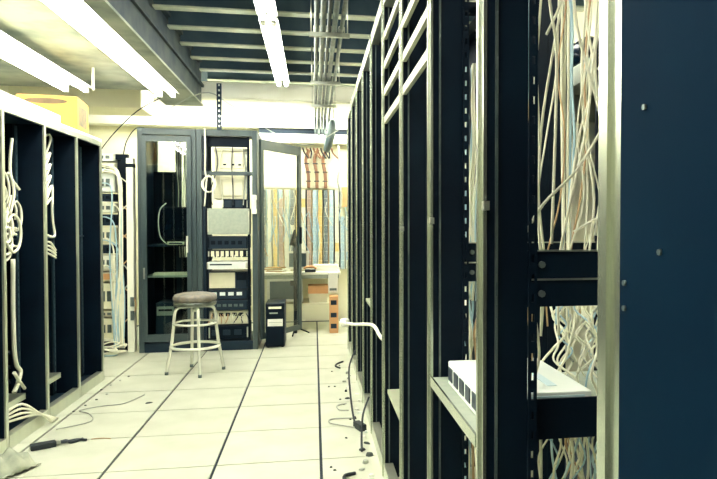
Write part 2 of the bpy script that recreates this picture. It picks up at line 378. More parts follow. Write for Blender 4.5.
for (p, m) in (([(0.56, 1.55, 2.54), (0.66, 1.62, 2.15), (0.63, 1.60, 1.98), (0.57, 1.56, 1.86)], 'cable_white'),
               ([(0.72, 1.6, 2.54), (0.66, 1.6, 2.12), (0.665, 1.6, 1.9), (0.74, 1.6, 1.62), (0.72, 1.6, 1.36)], 'cable_white'),
               ([(0.50, 1.52, 1.36), (0.56, 1.55, 1.44), (0.66, 1.58, 1.53), (0.75, 1.6, 1.66)], 'cable_white'),
               ([(0.60, 1.58, 2.54), (0.575, 1.56, 2.0), (0.60, 1.57, 1.8), (0.585, 1.56, 1.34)], 'cable_white'),
               ([(0.78, 1.62, 1.74), (0.74, 1.6, 1.52), (0.8, 1.6, 1.40), (0.86, 1.6, 1.42)], 'cable_white'),
               ([(0.66, 1.6, 1.37), (0.74, 1.58, 1.41), (0.82, 1.58, 1.37), (0.9, 1.6, 1.30)], 'cable_white'),
               ([(0.80, 1.7, 2.35), (0.9, 1.7, 2.1), (0.86, 1.7, 1.8), (0.78, 1.7, 1.55)], 'cable_grey'),
               ([(0.92, 1.66, 2.5), (0.82, 1.66, 2.25), (0.78, 1.66, 2.12)], 'cable_white'),
               ([(0.74, 1.64, 1.80), (0.84, 1.62, 1.86), (0.90, 1.62, 1.9)], 'cable_white'),
               ([(0.90, 1.6, 1.9), (0.80, 1.6, 1.72), (0.86, 1.6, 1.5), (0.78, 1.6, 1.34)], 'cable_tan')):
    cable(p, 0.0038, m, lA, gA)
gB = 'tangled cables below the middle rail of the nearest open racks'; lB = 'tangled COLOUR network cable below the middle rail of the nearest open racks'
for k in range(44):
    hang(random.uniform(0.72, 0.94), random.uniform(1.60, 2.0), 1.20, 0.955 if k % 2 else 0.90, 0.035, 6, random.uniform(0.0022, 0.0042), random.choice(CW + ['cable_grey']), lB, gB, (random.uniform(-0.04, 0.04), 0))
for k in range(4):
    hang(random.uniform(0.52, 0.56), random.uniform(1.56, 1.66), 1.2, 0.96, 0.008, 5, 0.0034, random.choice(CW), lB, gB)
gC = 'cables below the device shelf'; lC = 'COLOUR network cable among those hanging below the device shelf'
for k in range(40):
    hang(random.uniform(0.66, 0.90), random.uniform(1.55, 1.9), 0.86, 0.30, 0.03, 7, random.uniform(0.0022, 0.0042), random.choice(CW + ['cable_blue']), lC, gC, (random.uniform(-0.04, 0.04), 0))
for k in range(5):
    hang(random.uniform(0.52, 0.57), random.uniform(1.56, 1.7), 0.86, 0.3, 0.012, 6, 0.004, random.choice(CW), lC, gC)
gD = 'cables seen inside the second rack opening'; lD = 'COLOUR cable in the narrow bundle behind the second pale post'
for k in range(9):
    hang(random.uniform(0.525, 0.575), random.uniform(2.2, 2.34), 1.95 if k else 2.2, 1.12, 0.008, 9, 0.0045, random.choice(CW), lD, gD)
for k in range(9):
    hang(random.uniform(0.525, 0.58), random.uniform(2.2, 2.34), 1.2, 0.25, 0.016, 10, 0.0045, random.choice(CW), lD, gD)

# things in the aisle behind the right racks
sh = thing('wall_shelf', 'grey high shelf on the wall behind the right racks', 'shelf', (XR, 4.7, 2.36))
MB().box(-0.4, 0, -0.9, 0.9, 0.0, 0.13).build('board', 'grey_panel', sh)
for yy in (-0.7, 0.0, 0.7): MB().box(-0.3, 0, yy - 0.02, yy + 0.02, -0.2, 0).build('bracket', 'steel', sh)
c = thing('black_case', 'black rounded case on the high shelf behind the right racks', 'case', (1.98, 4.72, 2.49))
MB().tube([(0, -0.25, 0.13), (0, -0.22, 0.13), (0, 0.22, 0.13), (0, 0.25, 0.13)], [0.10, 0.13, 0.13, 0.10], 20).build('body', 'black_gloss', c)
MB().tube([(-0.1, -0.06, 0.22), (-0.12, -0.05, 0.28), (-0.12, 0.05, 0.28), (-0.1, 0.06, 0.22)], 0.01, 6).build('handle', 'black', c)
c = thing('yellow_carton', 'small yellow carton high on the shelf behind the right racks', 'carton', (1.95, 5.22, 2.49))
MB().box(-0.12, 0.12, -0.2, 0.2, 0, 0.34).build('box', 'cardboard', c, bevel=0.004); MB().box(-0.122, 0.122, -0.03, 0.03, 0.338, 0.342).build('tape', 'cable_tan', c)
pp = thing('wall_notice', 'white sheet on the wall seen through the nearest open rack', 'notice', (XR, 4.75, 1.95))
MB().box(-0.006, 0, -0.35, 0.35, 0, 0.33).build('sheet', 'paper', pp); MB().box(-0.012, -0.006, -0.36, 0.36, 0.325, 0.345).build('top_strip', 'orange_card', pp)

# ------------------------------------------------------------------ left row of racks
LX = -1.85; LH = 2.12; LP = 0.63
lup = MB().box(-0.012, 0.0, 0.0, 0.034, 0, LH).mesh('post', 'post_white')
lrail = perforated(-0.16, -0.152, -0.0, 0.028, 0.08, LH - 0.06, 'y', 0.05, 0.018).mesh('mounting_rail', 'rail_blue')
lab = ['left-row rack cut by the left edge of the picture', 'left-row rack with tangled white cables, nearest whole one', 'left-row rack with the white cable zigzagging down its front', 'end rack of the left row, empty and dark']
for i in range(4):
    y0 = 3.73 + LP * i
    t = thing('server_rack', lab[i], 'rack', (LX, y0 - 0.02, 0), 0, 'dark racks of the left row')
    for yy in ((0.0, LP - 0.035) if i == 3 else (0.0,)): share(lup, 'post', t, (0, yy, 0))
    MB().box(-0.02, 0.0, 0.034, LP - (0.036 if i == 3 else 0.001), LH - 0.045, LH).build('top_rail', 'post_white', t, bevel=0.002)
    MB().box(-0.05, 0.0, 0.042, LP - (0.042 if i == 3 else 0.001), 0.0, 0.085).build('base_rail', 'post_white', t, bevel=0.002)
    MB().box(-0.80, -0.012, 0.0, 0.012, 0, LH - 0.0).build('side_panel', 'black', t)
    if i == 3: MB().box(-0.80, -0.012, LP - 0.013, LP - 0.001, 0, LH - 0.0).build('side_panel', 'black', t)
    MB().box(-0.80, -0.78, 0.012, LP - 0.014, 0.02, LH - 0.02).build('rear_panel', 'black', t)
    MB().box(-0.80, -0.02, 0.014, LP - 0.014, LH - 0.04, LH).build('top_liner', 'black', t)
    MB().box(-0.80, 0.0, 0.0, LP - 0.001, LH, LH + 0.018).build('top_panel', 'white_steel', t)
    MB().box(-0.78, -0.05, 0.012, LP - 0.014, 0.02, 0.05).build('floor_panel', 'navy', t)
    share(lrail, 'mounting_rail', t, (0, LP - 0.075, 0)); share(lrail, 'mounting_rail', t, (0, 0.04, 0))
    MB().box(-0.20, -0.165, LP - 0.085, LP - 0.014, 0.05, LH - 0.05).build('inner_upright', 'black', t)
    for z in (1.28,): MB().box(-0.155, -0.14, 0.06, LP - 0.05, z, z + 0.012).build('cross_bar', 'navy', t)
    if i in (1, 2):
        for z in (0.30, 0.40, 0.5): MB().box(-0.5, -0.2, LP - 0.1, LP - 0.014, z, z + 0.012).build('bracket', 'navy', t)
        MB().box(-0.45, -0.09, 0.12, 0.50, 0.20, 0.24).build('tray', 'post_white', t)
gl = 'white cables in the left racks'
def lcab(pts, label, r=0.0095): cable([(LX + p[0], p[1] + (0.13 if p[0] < -0.06 else 0.06), p[2]) for p in pts], r, 'cable_white', label, gl)
# rack 1 (4.36-4.99): tangle and long drop
l1 = 'white cable in the tangle of the left rack nearest the camera'
for k in range(9):
    cy = 4.58 + random.uniform(-0.1, 0.12); cz = 1.42 + random.uniform(-0.12, 0.25); rr = random.uniform(0.05, 0.12)
    a0 = random.uniform(0, 6.28)
    lcab([(-0.10 - 0.008 * k, cy + rr * math.cos(a0 + j * 0.8), cz + rr * 1.2 * math.sin(a0 + j * 0.8) - 0.008 * j) for j in range(9)], l1)
lcab([(-0.09, 4.56, 1.95), (-0.1, 4.55, 1.75), (-0.09, 4.58, 1.6), (-0.1, 4.54, 1.45)], l1)
lcab([(-0.09, 4.50, 1.72), (-0.1, 4.58, 1.68), (-0.09, 4.66, 1.62)], l1)
lcab([(-0.09, 4.55, 1.16), (-0.1, 4.565, 0.9), (-0.1, 4.57, 0.6), (-0.1, 4.60, 0.46), (-0.1, 4.66, 0.40), (-0.1, 4.62, 0.33), (-0.1, 4.56, 0.28)], 'long white cable drooping down the left rack nearest the camera', 0.014)
lcab([(-0.08, 4.52, 0.42), (-0.09, 4.62, 0.34), (-0.1, 4.72, 0.27)], 'white cable end crossing near the bottom of the nearest left rack', 0.012)
for z in (1.24, 1.32, 1.36): lcab([(-0.13, 4.42, z), (-0.13, 4.58, z + 0.005), (-0.13, 4.7, z)], l1)
for k in range(4):
    lcab([(-0.10, 4.42, 0.12 + 0.02 * k), (-0.04, 4.6, 0.12 + 0.03 * k), (0.02, 4.74, 0.10), (0.05, 4.85 + 0.03 * k, 0.012)], 'pale cable spilling over the base of the nearest left rack', 0.009)
# rack 2: zigzag
zz = []
for j in range(8):
    zz += [(-0.10, 5.10, 1.98 - 0.085 * j - 0.03), (-0.10, 5.22, 1.98 - 0.085 * j + 0.03)]
lcab([(-0.1, 5.08, 2.02), (-0.1, 5.2, 2.06)] + zz[1:12], 'white cable zigzagging down the front of the second left rack', 0.009)
lcab([(-0.1, 5.10, 1.55), (-0.1, 5.24, 1.68), (-0.1, 5.24, 1.45), (-0.1, 5.28, 1.30), (-0.1, 5.12, 1.31)], 'white cable looping below the zigzag cable in the second left rack', 0.009)
l2 = 'curled white cable low in the second left rack'
for k in range(4): lcab([(-0.1, 5.08, 1.26 - 0.025 * k), (-0.1, 5.2, 1.25 - 0.03 * k), (-0.1, 5.3, 1.19 - 0.02 * k)], l2, 0.008)
# carton on top of the left racks
c = thing('carton', 'yellow cardboard carton on top of the left racks', 'carton', (-1.86, 5.66, LH + 0.018), R(7))
MB().box(-0.43, 0, 0, 0.44, 0.0, 0.27).build('box', 'cardboard', c, bevel=0.004)
pts = [(-0.22 + 0.15 * math.cos(a), -0.0015, 0.225 + 0.022 * math.sin(a)) for a in [i * math.pi / 10 for i in range(20)]]
MB().quads(pts + [(x, 0.001, z) for x, y, z in pts], [tuple(range(20))]).build('hand_hole', 'cardboard_dark', c)
MB().quads([(0.0015, 0.06, 0.05), (0.0015, 0.34, 0.05), (0.0015, 0.34, 0.21), (0.0015, 0.06, 0.21)], [(0, 1, 2, 3)]).build('printed_patch', 'print_grey', c)
MB().box(-0.43, 0, 0.18, 0.24, 0.2705, 0.272).build('tape', 'cable_tan', c)
# cable tray above the left racks
t = thing('cable_tray', 'white cable tray lying along the tops of the left racks', 'cable tray', (-2.05, 3.3, LH + 0.018))
MB().box(-0.12, -0.11, 0, 2.2, 0, 0.09).build('side_rail', 'white_steel', t); MB().box(0.11, 0.12, 0, 2.2, 0, 0.09).build('side_rail', 'white_steel', t)
for k in range(9): MB().box(-0.11, 0.11, 0.05 + 0.25 * k, 0.09 + 0.25 * k, 0, 0.015).build('rung', 'white_steel', t)
o = tag(MB().tube([(0, 0, 0), (0, 0, 0.20)], 0.012, 8).build('hanger_rod', 'white_steel', None, (-1.93, 6.28, 2.58)), 'short white rod hanging from the low ceiling above the left racks', 'rod')

# ------------------------------------------------------------------ conduits and hangers
gx = 'conduits along the ceiling'
for k, (x, z, r) in enumerate(((0.025, 2.86, 0.016), (0.07, 2.84, 0.021), (0.115, 2.86, 0.014), (0.155, 2.84, 0.02), (0.21, 2.85, 0.016))):
    o = MB().tube(smooth([(0, 0, 0), (0, 4, 0), (0, 8.2, 0), (0, 8.4, -0.01), (0, 8.5, -0.1), (0, 8.5, -0.22)], 4), r, 8).build('conduit', 'conduit', None, (x, 0.7, z))
    tag(o, ['thin grey conduit on the left edge of the ceiling bundle', 'thick grey conduit, second from the left in the ceiling bundle', 'thinnest grey conduit in the middle of the ceiling bundle', 'thick grey conduit, second from the right in the ceiling bundle', 'grey conduit on the right edge of the ceiling bundle'][k], 'conduit', gx)
for k, yy in enumerate((2.2, 5.0, 6.7, 8.0)):
    t = thing('conduit_hanger', ['strut hanger under the conduit bundle, overhead near the camera', 'strut hanger under the conduit bundle, nearest in view', 'strut hanger under the middle of the conduit bundle', 'strut hanger of the conduit bundle beside the white cross beam'][k], 'hanger', (0.12, yy, 2.79), 0, 'conduit hangers')
    MB().box(-0.15, 0.15, -0.02, 0.02, 0, 0.03).build('strut', 'steel', t)
    for s in (-1, 1): MB().tube([(s * 0.135, 0, 0.0), (s * 0.135, 0, 0.38)], 0.005, 6).build('rod', 'steel', t)
    for x in (-0.095, -0.05, -0.005, 0.035, 0.09): MB().tube([(x - 0.022, 0, 0.03), (x - 0.02, 0, 0.08), (x, 0, 0.095), (x + 0.02, 0, 0.08), (x + 0.022, 0, 0.03)], 0.004, 5).build('clamp', 'steel', t)
o = thing('curved_grey_fitting', 'slim grey curved fitting hanging beside the end of the right racks', 'fitting', (0.15, 8.3, 2.29))
P = [(0, 0, 0), (0.02, 0, 0.06), (0.055, 0, 0.2), (0.08, 0, 0.34), (0.085, 0, 0.40)]
MB().tube(smooth(P, 4), [0.03 + 0.028 * math.sin(math.pi * i / 16) for i in range(17)], 10).build('body', 'conduit', o)
MB().tube([(0.085, 0, 0.38), (0.1, 0, 0.46), (0.1, 0, 0.60)], 0.01, 6).build('stem', 'steel', o)
# perforated strut hanging over the cabinets
tag(perforated(-0.025, 0.025, -0.01, 0.01, 0.0, 0.50, 'x', 0.055, 0.024).build('hanging_strut', 'navy', None, (-1.0, 7.36, 2.40)), 'perforated dark strut hanging in front of the cabinet tops', 'strut')
# loose overhead wires
for k, (p, m, lb) in enumerate((
    ([(-1.75, 7.5, 2.5), (-1.2, 7.5, 2.82), (-0.9, 7.5, 2.70), (-0.5, 7.6, 2.45), (-0.1, 8.0, 2.33), (0.3, 8.2, 2.55)], 'cable_grey', 'grey wire swooping from the cabinets to the right racks'),
    ([(-2.30, 7.62, 2.15), (-2.15, 7.62, 2.36), (-1.9, 7.62, 2.62), (-1.66, 7.65, 2.78)], 'cable_black', 'dark wire rising over the tall cabinet'),
    ([(-2.05, 7.64, 2.15), (-2.0, 7.6, 2.30), (-1.9, 7.55, 2.42), (-1.80, 7.5, 2.425)], 'cable_black', 'dark wire from the end rack to the tall cabinet'),
    ([(-0.45, 9.37, 2.80), (-0.2, 8.9, 2.85), (0.02, 8.5, 2.86), (0.2, 8.2, 2.90)], 'cable_grey', 'grey wire arching under the white cross beam'),
    ([(-1.3, 7.42, 2.46), (-1.15, 7.41, 2.52), (-1.0, 7.40, 2.58), (-0.8, 7.4, 2.5), (-0.72, 7.42, 2.43)], 'cable_white', 'white wire draped over the right cabinet top'))):
    cable(p, 0.006, m, lb, 'loose overhead wires')

# ------------------------------------------------------------------ tall cabinets at the back
CY = 7.45
def cabinet_shell(t, w, d, h, col):
    f = 0.055
    MB().box(0, f, 0, 0.05, 0.0, h).build('post', col, t, bevel=0.003); MB().box(w - f, w, 0, 0.05, 0.0, h).build('post', col, t, bevel=0.003)
    MB().box(0, f, d - 0.05, d, 0.0, h).build('post', col, t); MB().box(w - f, w, d - 0.05, d, 0.0, h).build('post', col, t)
    MB().box(f, w - f, 0, 0.05, h - 0.07, h).build('header', col, t, bevel=0.003)
    MB().box(f, w - f, 0, 0.05, 0.0, 0.10).build('plinth', 'navy', t, bevel=0.003)
    MB().box(0.0, w, 0.05, d - 0.05, h - 0.02, h).build('top_panel', col, t)
    MB().box(0.004, 0.016, 0.05, d - 0.05, 0.0, h - 0.02).build('side_panel', 'navy', t); MB().box(w - 0.016, w - 0.004, 0.05, d - 0.05, 0.0, h - 0.02).build('side_panel', 'navy', t)
    MB().box(0.016, w - 0.016, 0.05, d - 0.05, 0.08, 0.10).build('floor_panel', 'navy', t)
def door(t, w, z0, z1, x0, y0, col, gl_):
    s = 0.05
    d = MB().box(0, s, -0.03, 0, z0, z1).build('door', col, t, (x0, y0, 0), bevel=0.003)
    MB().box(w - s, w, -0.03, 0, z0, z1).build('stile', col, d, bevel=0.003)
    MB().box(s, w - s, -0.03, 0, z1 - 0.06, z1).build('door_rail', col, d); MB().box(s, w - s, -0.03, 0, z0, z0 + 0.08).build('door_rail', col, d)
    MB().box(s, w - s, -0.018, -0.013, z0 + 0.08, z1 - 0.06).build('pane', gl_, d)
    return d
t1 = thing('tall_cabinet', 'tall dark cabinet with closed smoked glass door', 'cabinet', (-1.86, CY, 0))
cabinet_shell(t1, 0.60, 0.72, 2.42, 'cab')
d1 = door(t1, 0.51, 0.12, 2.335, 0.045, 0.0, 'cab', 'pane')
MB().box(0.455, 0.475, -0.05, -0.03, 1.08, 1.26).build('handle', 'chrome', d1, bevel=0.004)
MB().box(0.012, 0.03, -0.036, -0.03, 0.80, 0.92).build('hinge', 'steel', d1)
MB().box(0.56, 0.60, 0.62, 0.66, 0.1, 2.4).build('inner_post', 'black', t1); MB().box(0.27, 0.33, 0.60, 0.66, 0.1, 2.4).build('inner_post', 'navy', t1)
MB().box(0.03, 0.57, 0.16, 0.6, 0.80, 0.82).build('shelf', 'grey_panel', t1); MB().box(0.03, 0.57, 0.16, 0.6, 1.14, 1.16).build('shelf', 'navy', t1)
MB().box(0.016, 0.27, 0.65, 0.665, 0.1, 2.0).build('rear_panel', 'black', t1); MB().box(0.27, 0.584, 0.65, 0.665, 0.1, 1.0).build('rear_panel', 'black', t1)
t2 = thing('tall_cabinet', 'tall dark cabinet full of equipment, its glass door swung open', 'cabinet', (-1.255, CY, 0))
cabinet_shell(t2, 0.64, 0.72, 2.42, 'cab')
MB().box(0.085, 0.11, 0.04, 0.07, 0.1, 2.35).build('mounting_rail', 'black', t2); MB().box(0.53, 0.555, 0.04, 0.07, 0.1, 2.35).build('mounting_rail', 'black', t2)
MB().box(0.055, 0.085, 0.03, 0.06, 0.1, 2.35).build('inner_post', 'navy', t2)
MB().box(0.055, 0.585, 0.01, 0.05, 1.925, 1.965).build('cross_bar', 'cab', t2, bevel=0.003)
MB().box(0.11, 0.53, 0.07, 0.1, 2.24, 2.35).build('blank_panel', 'black', t2)
# its door, hinged on the right side post and swung back
dd = MB().box(0, 0.05, -0.03, 0, 0.10, 2.33).build('door', 'cab', t2, (0.655, 0.06, 0), R(58), bevel=0.003)
MB().box(0.74, 0.80, -0.03, 0, 0.10, 2.33).build('stile', 'cab', dd, bevel=0.003)
MB().box(0.05, 0.74, -0.03, 0, 2.22, 2.33).build('door_rail', 'cab', dd); MB().box(0.05, 0.74, -0.03, 0, 0.10, 0.16).build('door_rail', 'cab', dd)
MB().box(0.05, 0.74, -0.018, -0.013, 0.16, 2.22).build('pane', 'pane_clear', dd)
MB().box(0.76, 0.78, -0.05, -0.03, 1.15, 1.35).build('handle', 'black', dd)
# equipment behind the smoked door
m = thing('monitor', 'black monitor on the shelf behind the smoked glass door', 'monitor', (-1.52, 7.72, 1.16))
MB().box(-0.20, 0.20, -0.02, 0.03, 0.05, 0.42).build('frame', 'black', m, bevel=0.006); MB().box(-0.18, 0.18, -0.024, -0.02, 0.07, 0.40).build('screen', 'black_gloss', m); MB().box(-0.08, 0.08, -0.05, 0.08, 0.0, 0.05).build('stand', 'black', m)
k_ = thing('keyboard', 'beige keyboard on the lower shelf behind the smoked glass door', 'keyboard', (-1.56, 7.72, 0.82))
MB().box(-0.20, 0.20, -0.07, 0.07, 0, 0.02).build('base', 'beige', k_)
for r_ in range(4): MB().box(-0.19, 0.19, -0.06 + 0.031 * r_, -0.036 + 0.031 * r_, 0.02, 0.03).build('key_row', 'cream_device', k_)
o = thing('modem', 'small white modem beside the monitor behind the smoked glass', 'modem', (-1.50, 7.62, 1.16)); o.location.z = 1.16
MB().box(-0.09, 0.09, -0.05, 0.02, 0, 0.035).build('case', 'cream_device', o, bevel=0.004); MB().box(-0.07, 0.07, -0.052, -0.05, 0.01, 0.025).build('front', 'navy', o)
o = thing('cable_coil_box', 'dark computer tower on the cabinet floor behind the smoked glass', 'computer', (-1.62, 7.78, 0.10))
MB().box(-0.1, 0.1, -0.18, 0.18, 0, 0.42).build('case', 'navy', o, bevel=0.004); MB().box(-0.09, 0.09, -0.184, -0.18, 0.28, 0.38).build('front_panel', 'grey_panel', o); MB().box(-0.07, 0.07, -0.19, -0.184, 0.33, 0.35).build('drive_slot', 'black', o)
o.name = 'computer_tower'
gcb = 'cables behind the smoked glass door'
for k in range(6):
    hang(-1.55 + 0.02 * k, 8.02 + 0.01 * (k % 2), 2.3, 1.0, 0.012, 8, 0.007, ['cable_white', 'cable_grey', 'cable_black'][k % 3], 'vertical COLOUR cable in the bundle behind the smoked glass door', gcb)
cable([(-1.60, 7.60, 1.62), (-1.66, 7.58, 1.55), (-1.68, 7.58, 1.4), (-1.66, 7.58, 1.25), (-1.60, 7.6, 1.17)], 0.006, 'cable_white', 'pale cable curving beside the black monitor behind smoked glass', gcb)
# equipment in the open cabinet
X0, X1 = -1.145, -0.725
def device(name, label, cat, z0, z1, m, y0=CY + 0.03, depth=0.4, x0=X0, x1=X1, deco=None):
    t = thing(name, label, cat, ((x0 + x1) / 2, y0, z0)); w = (x1 - x0) / 2; h = z1 - z0
    MB().box(-w, w, 0.0, depth, 0, h).build('case', m, t, bevel=0.003)
    for e in (-1, 1):
        MB().box(e * w - (0.014 if e > 0 else 0), e * w + (0 if e > 0 else 0.014), -0.006, 0, h * 0.1, h * 0.9).build('ear', 'steel' if m != 'navy' else 'black', t)
    if deco: deco(t, w, h)
    return t
def ports(col, n, zf=0.35, zt=0.65):
    def f(t, w, h):
        for k in range(n):
            x = -w * 0.85 + 1.7 * w * k / n
            MB().box(x, x + 1.1 * w / n, -0.006, 0, h * zf, h * zt).build('port', col, t)
    return f
def wallbox(t, w, h):
    MB().box(-w * 0.55, w * 0.75, -0.02, 0, h * 0.06, h * 0.40).build('cover', 'cream_device', t, bevel=0.004)
    MB().box(-w * 0.8, w * 0.8, -0.012, 0, h * 0.60, h * 0.92).build('cover', 'cream_device', t, bevel=0.004)
    MB().box(-w * 0.9, w * 0.9, -0.03, 0, h * 0.95, h * 1.0).build('lip', 'white_steel', t)
    for x in (-0.4, 0.1, 0.5): MB().box(w * x, w * x + 0.03, -0.02, -0.012, h * 0.66, h * 0.69).build('knob', 'black', t)
device('switch_box', 'large cream wiring box in the top of the open cabinet', 'wiring box', 1.67, 2.235, 'cream_device', 7.60, 0.3, -1.10, -0.74, wallbox)
device('patch_panel', 'twin dark patch panel below the cream wiring box', 'panel', 1.565, 1.665, 'black', 7.56, 0.2, -1.0, X1, ports('navy', 2, 0.1, 0.9))
def crt(t, w, h): MB().box(-w * 0.96, w * 0.96, -0.004, 0, h * 0.06, h * 0.94).build('face', 'grey_panel', t)
device('blanking_panel', 'large grey green panel in the middle of the open cabinet', 'panel', 1.275, 1.56, 'grey_panel', CY - 0.01, 0.2, X0, -0.70, crt)
device('server', 'dark server below the grey green panel', 'server', 1.115, 1.255, 'navy', CY + 0.03, 0.4, X0, X1, ports('black', 5))
device('connector_panel', 'panel of white connectors below the dark server', 'panel', 1.025, 1.10, 'black', CY + 0.03, 0.3, X0, X1, ports('cream_device', 7, 0.1, 0.9))
device('terminal_shelf', 'white slim unit sticking out of the open cabinet', 'device', 0.90, 0.975, 'device_white', CY - 0.06, 0.4, X0 - 0.0, X1, ports('navy', 1, 0.55, 0.75))
def twotone(t, w, h):
    MB().box(-w * 0.95, w * 0.35, -0.008, 0, h * 0.05, h * 0.95).build('front_panel', 'beige', t); MB().box(w * 0.42, w * 0.92, -0.008, 0, h * 0.5, h * 0.92).build('drive', 'black', t)
device('beige_server', 'server with a beige left half in the open cabinet', 'server', 0.675, 0.865, 'navy', CY + 0.03, 0.4, X0, X1, twotone)
device('router', 'dark router with small knobs below the beige server', 'router', 0.56, 0.665, 'navy', CY + 0.03, 0.4, X0, X1, ports('device_white', 4, 0.4, 0.75))
device('network_switch', 'dark network switch, second below the beige server', 'switch', 0.44, 0.55, 'navy', CY + 0.03, 0.4, X0, X1, ports('conduit', 6, 0.35, 0.6))
device('distribution_panel', 'pale panel with orange cables low in the open cabinet', 'panel', 0.275, 0.425, 'cream_device', CY + 0.09, 0.3, X0, X1, ports('black', 5, 0.6, 0.85))
device('power_unit', 'black power unit at the bottom of the open cabinet', 'power unit', 0.12, 0.265, 'black', CY + 0.03, 0.4, X0, X1, ports('navy', 3, 0.3, 0.7))
for k in range(14):
    x = X0 + 0.03 + 0.028 * k
    cable([(x, CY + 0.085, 0.39), (x + random.uniform(-.03, .03), CY + 0.05, 0.35), (x + random.uniform(-.06, .06), CY + 0.04, 0.29)], 0.006, random.choice(['cable_tan', 'cable_white', 'cable_black', 'cable_white']), 'short COLOUR patch cable on the pale panel low in the open cabinet', 'patch cables low in the open cabinet')
for k in range(7):
    x = X0 + 0.05 + 0.05 * k
    cable([(x, CY + 0.03, 1.06), (x + random.uniform(-.02, .02), CY + 0.0, 1.03), (x + random.uniform(-.05, .05), CY + 0.01, 0.985)], 0.007, random.choice(['cable_white', 'cable_black', 'cable_white']), 'short COLOUR patch cable below the white connectors', 'patch cables in the middle of the open cabinet')
for k in range(4):
    cable([(X0 + 0.06 + 0.1 * k, 7.58, 2.3), (X0 + 0.06 + 0.1 * k + random.uniform(-.05, .05), 7.56, 2.05), (X0 + 0.02 + 0.12 * k, 7.55, 1.75), (X0 + 0.04 + 0.11 * k, 7.54, 1.6)], 0.006, ['cable_black', 'cable_white', 'cable_black', 'cable_grey'][k], 'thin COLOUR cable down the front of the cream wiring box', 'cables on the cream wiring box')
# coiled white cable hanging on the left post
pts = [(-1.16, CY - 0.03, 2.43), (-1.155, CY - 0.035, 2.2), (-1.16, CY - 0.03, 1.98)]
for j in range(26):
    a = j * 0.75; pts.append((-1.12 + 0.075 * math.cos(a + 2) * (1 - 0.01 * j), CY - 0.03 - 0.012 * (j % 3), 1.82 + 0.085 * math.sin(a + 2)))
pts += [(-1.16, CY - 0.03, 1.68), (-1.17, CY - 0.03, 1.58)]
cable(pts, 0.009, 'cable_white', 'coiled white cable hanging on the open cabinet', k=3)
h = thing('handset', 'white telephone handset on the right post of the open cabinet', 'handset', (-0.645, CY, 1.50))
MB().box(-0.022, 0.022, -0.05, -0.02, 0.0, 0.21).build('grip', 'lamp_white', h, bevel=0.01); MB().box(-0.026, 0.026, -0.055, 0, 0.15, 0.21).build('earpiece', 'lamp_white', h, bevel=0.01); MB().box(-0.026, 0.026, -0.055, 0, 0.0, 0.06).build('mouthpiece', 'lamp_white', h, bevel=0.01)

# ------------------------------------------------------------------ wiring rack in the back left corner
t = thing('wiring_rack', 'open rack of cream units and pale cables beside the smoked glass cabinet', 'rack', (-2.62, 7.62, 0))
for x in (0.0, 0.56): MB().box(x, x + 0.06, 0, 0.06, 0, 2.15).build('upright', 'black', t)
MB().box(0.50, 0.56, 0.05, 0.2, 0.0, 2.15).build('cable_channel', 'black', t)
MB().box(0.06, 0.56, 0, 0.06, 2.09, 2.15).build('top_rail', 'black', t); MB().box(0.06, 0.56, -0.1, 0.3, 0, 0.06).build('base', 'black', t)
z = 0.14
specs = [('cream_device', 0.22, 'cream unit at the bottom of the wiring rack'), ('beige', 0.06, 'thin beige panel low in the wiring rack'), ('cream_device', 0.28, 'tall cream unit in the wiring rack below the orange labelled unit'),
         ('cream_device', 0.10, 'cream unit with the orange label in the wiring rack'), ('white_steel', 0.16, 'white unit above the orange labelled unit'), ('navy', 0.09, 'dark navy unit, lowest dark one of the wiring rack'), ('cream_device', 0.17, 'cream unit with rows of ports in the wiring rack'),
         ('navy', 0.12, 'dark navy unit in the middle of the wiring rack'), ('white_steel', 0.10, 'white patch unit above the middle dark unit'), ('navy', 0.08, 'dark navy unit, highest dark one of the wiring rack'), ('device_white', 0.20, 'white unit with blue tinted ports near the top of the wiring rack'), ('cream_device', 0.09, 'cream unit, second from the top of the wiring rack'), ('device_white', 0.08, 'white unit at the top of the wiring rack')]
for k, (m, hh, lb) in enumerate(specs):
    d = device('rack_unit', lb, 'device', z, z + hh, m, 7.60, 0.3, -2.56, -2.125, ports('conduit' if m != 'navy' else 'black', 6, 0.3, 0.7)); d['group'] = 'units in the wiring rack'
    if k == 3: MB().box(-0.16, 0.18, -0.012, -0.006, 0.02, 0.085).build('orange_label', 'orange_card', d)
    z += hh + 0.022
gw = 'cables on the wiring rack'; lw = 'COLOUR cable in the bundle down the right of the wiring rack'
for k in range(16):
    zt = random.choice([2.0, 1.95, 1.8, 1.6, 1.45, 1.2, 0.9])
    xo = -2.10 + random.uniform(-0.04, 0.06)
    cable([(-2.3 + random.uniform(-.1, .1), 7.585, zt), (-2.2, 7.55, zt + random.uniform(0, .05)), (xo, 7.53, zt - 0.1), (xo + random.uniform(-.03, .03), 7.52, zt * 0.6), (xo + random.uniform(-.02, .04), 7.52, zt * 0.3), (xo + 0.02, 7.5, 0.05)], 0.0075, random.choice(['cable_white', 'cable_white', 'cable_blue']), lw, gw)
for k in range(5):
    xo = -2.02 + random.uniform(-0.03, 0.06)
    cable([(xo - .06, 7.55, 1.9 - .3 * k), (xo + .05, 7.52, 1.8 - .3 * k), (xo + .06, 7.52, 1.65 - .3 * k), (xo - .06, 7.54, 1.52 - .3 * k)], 0.007, random.choice(['cable_white', 'cable_grey', 'cable_tan']), 'COLOUR cable looping off the side of the wiring rack', gw)
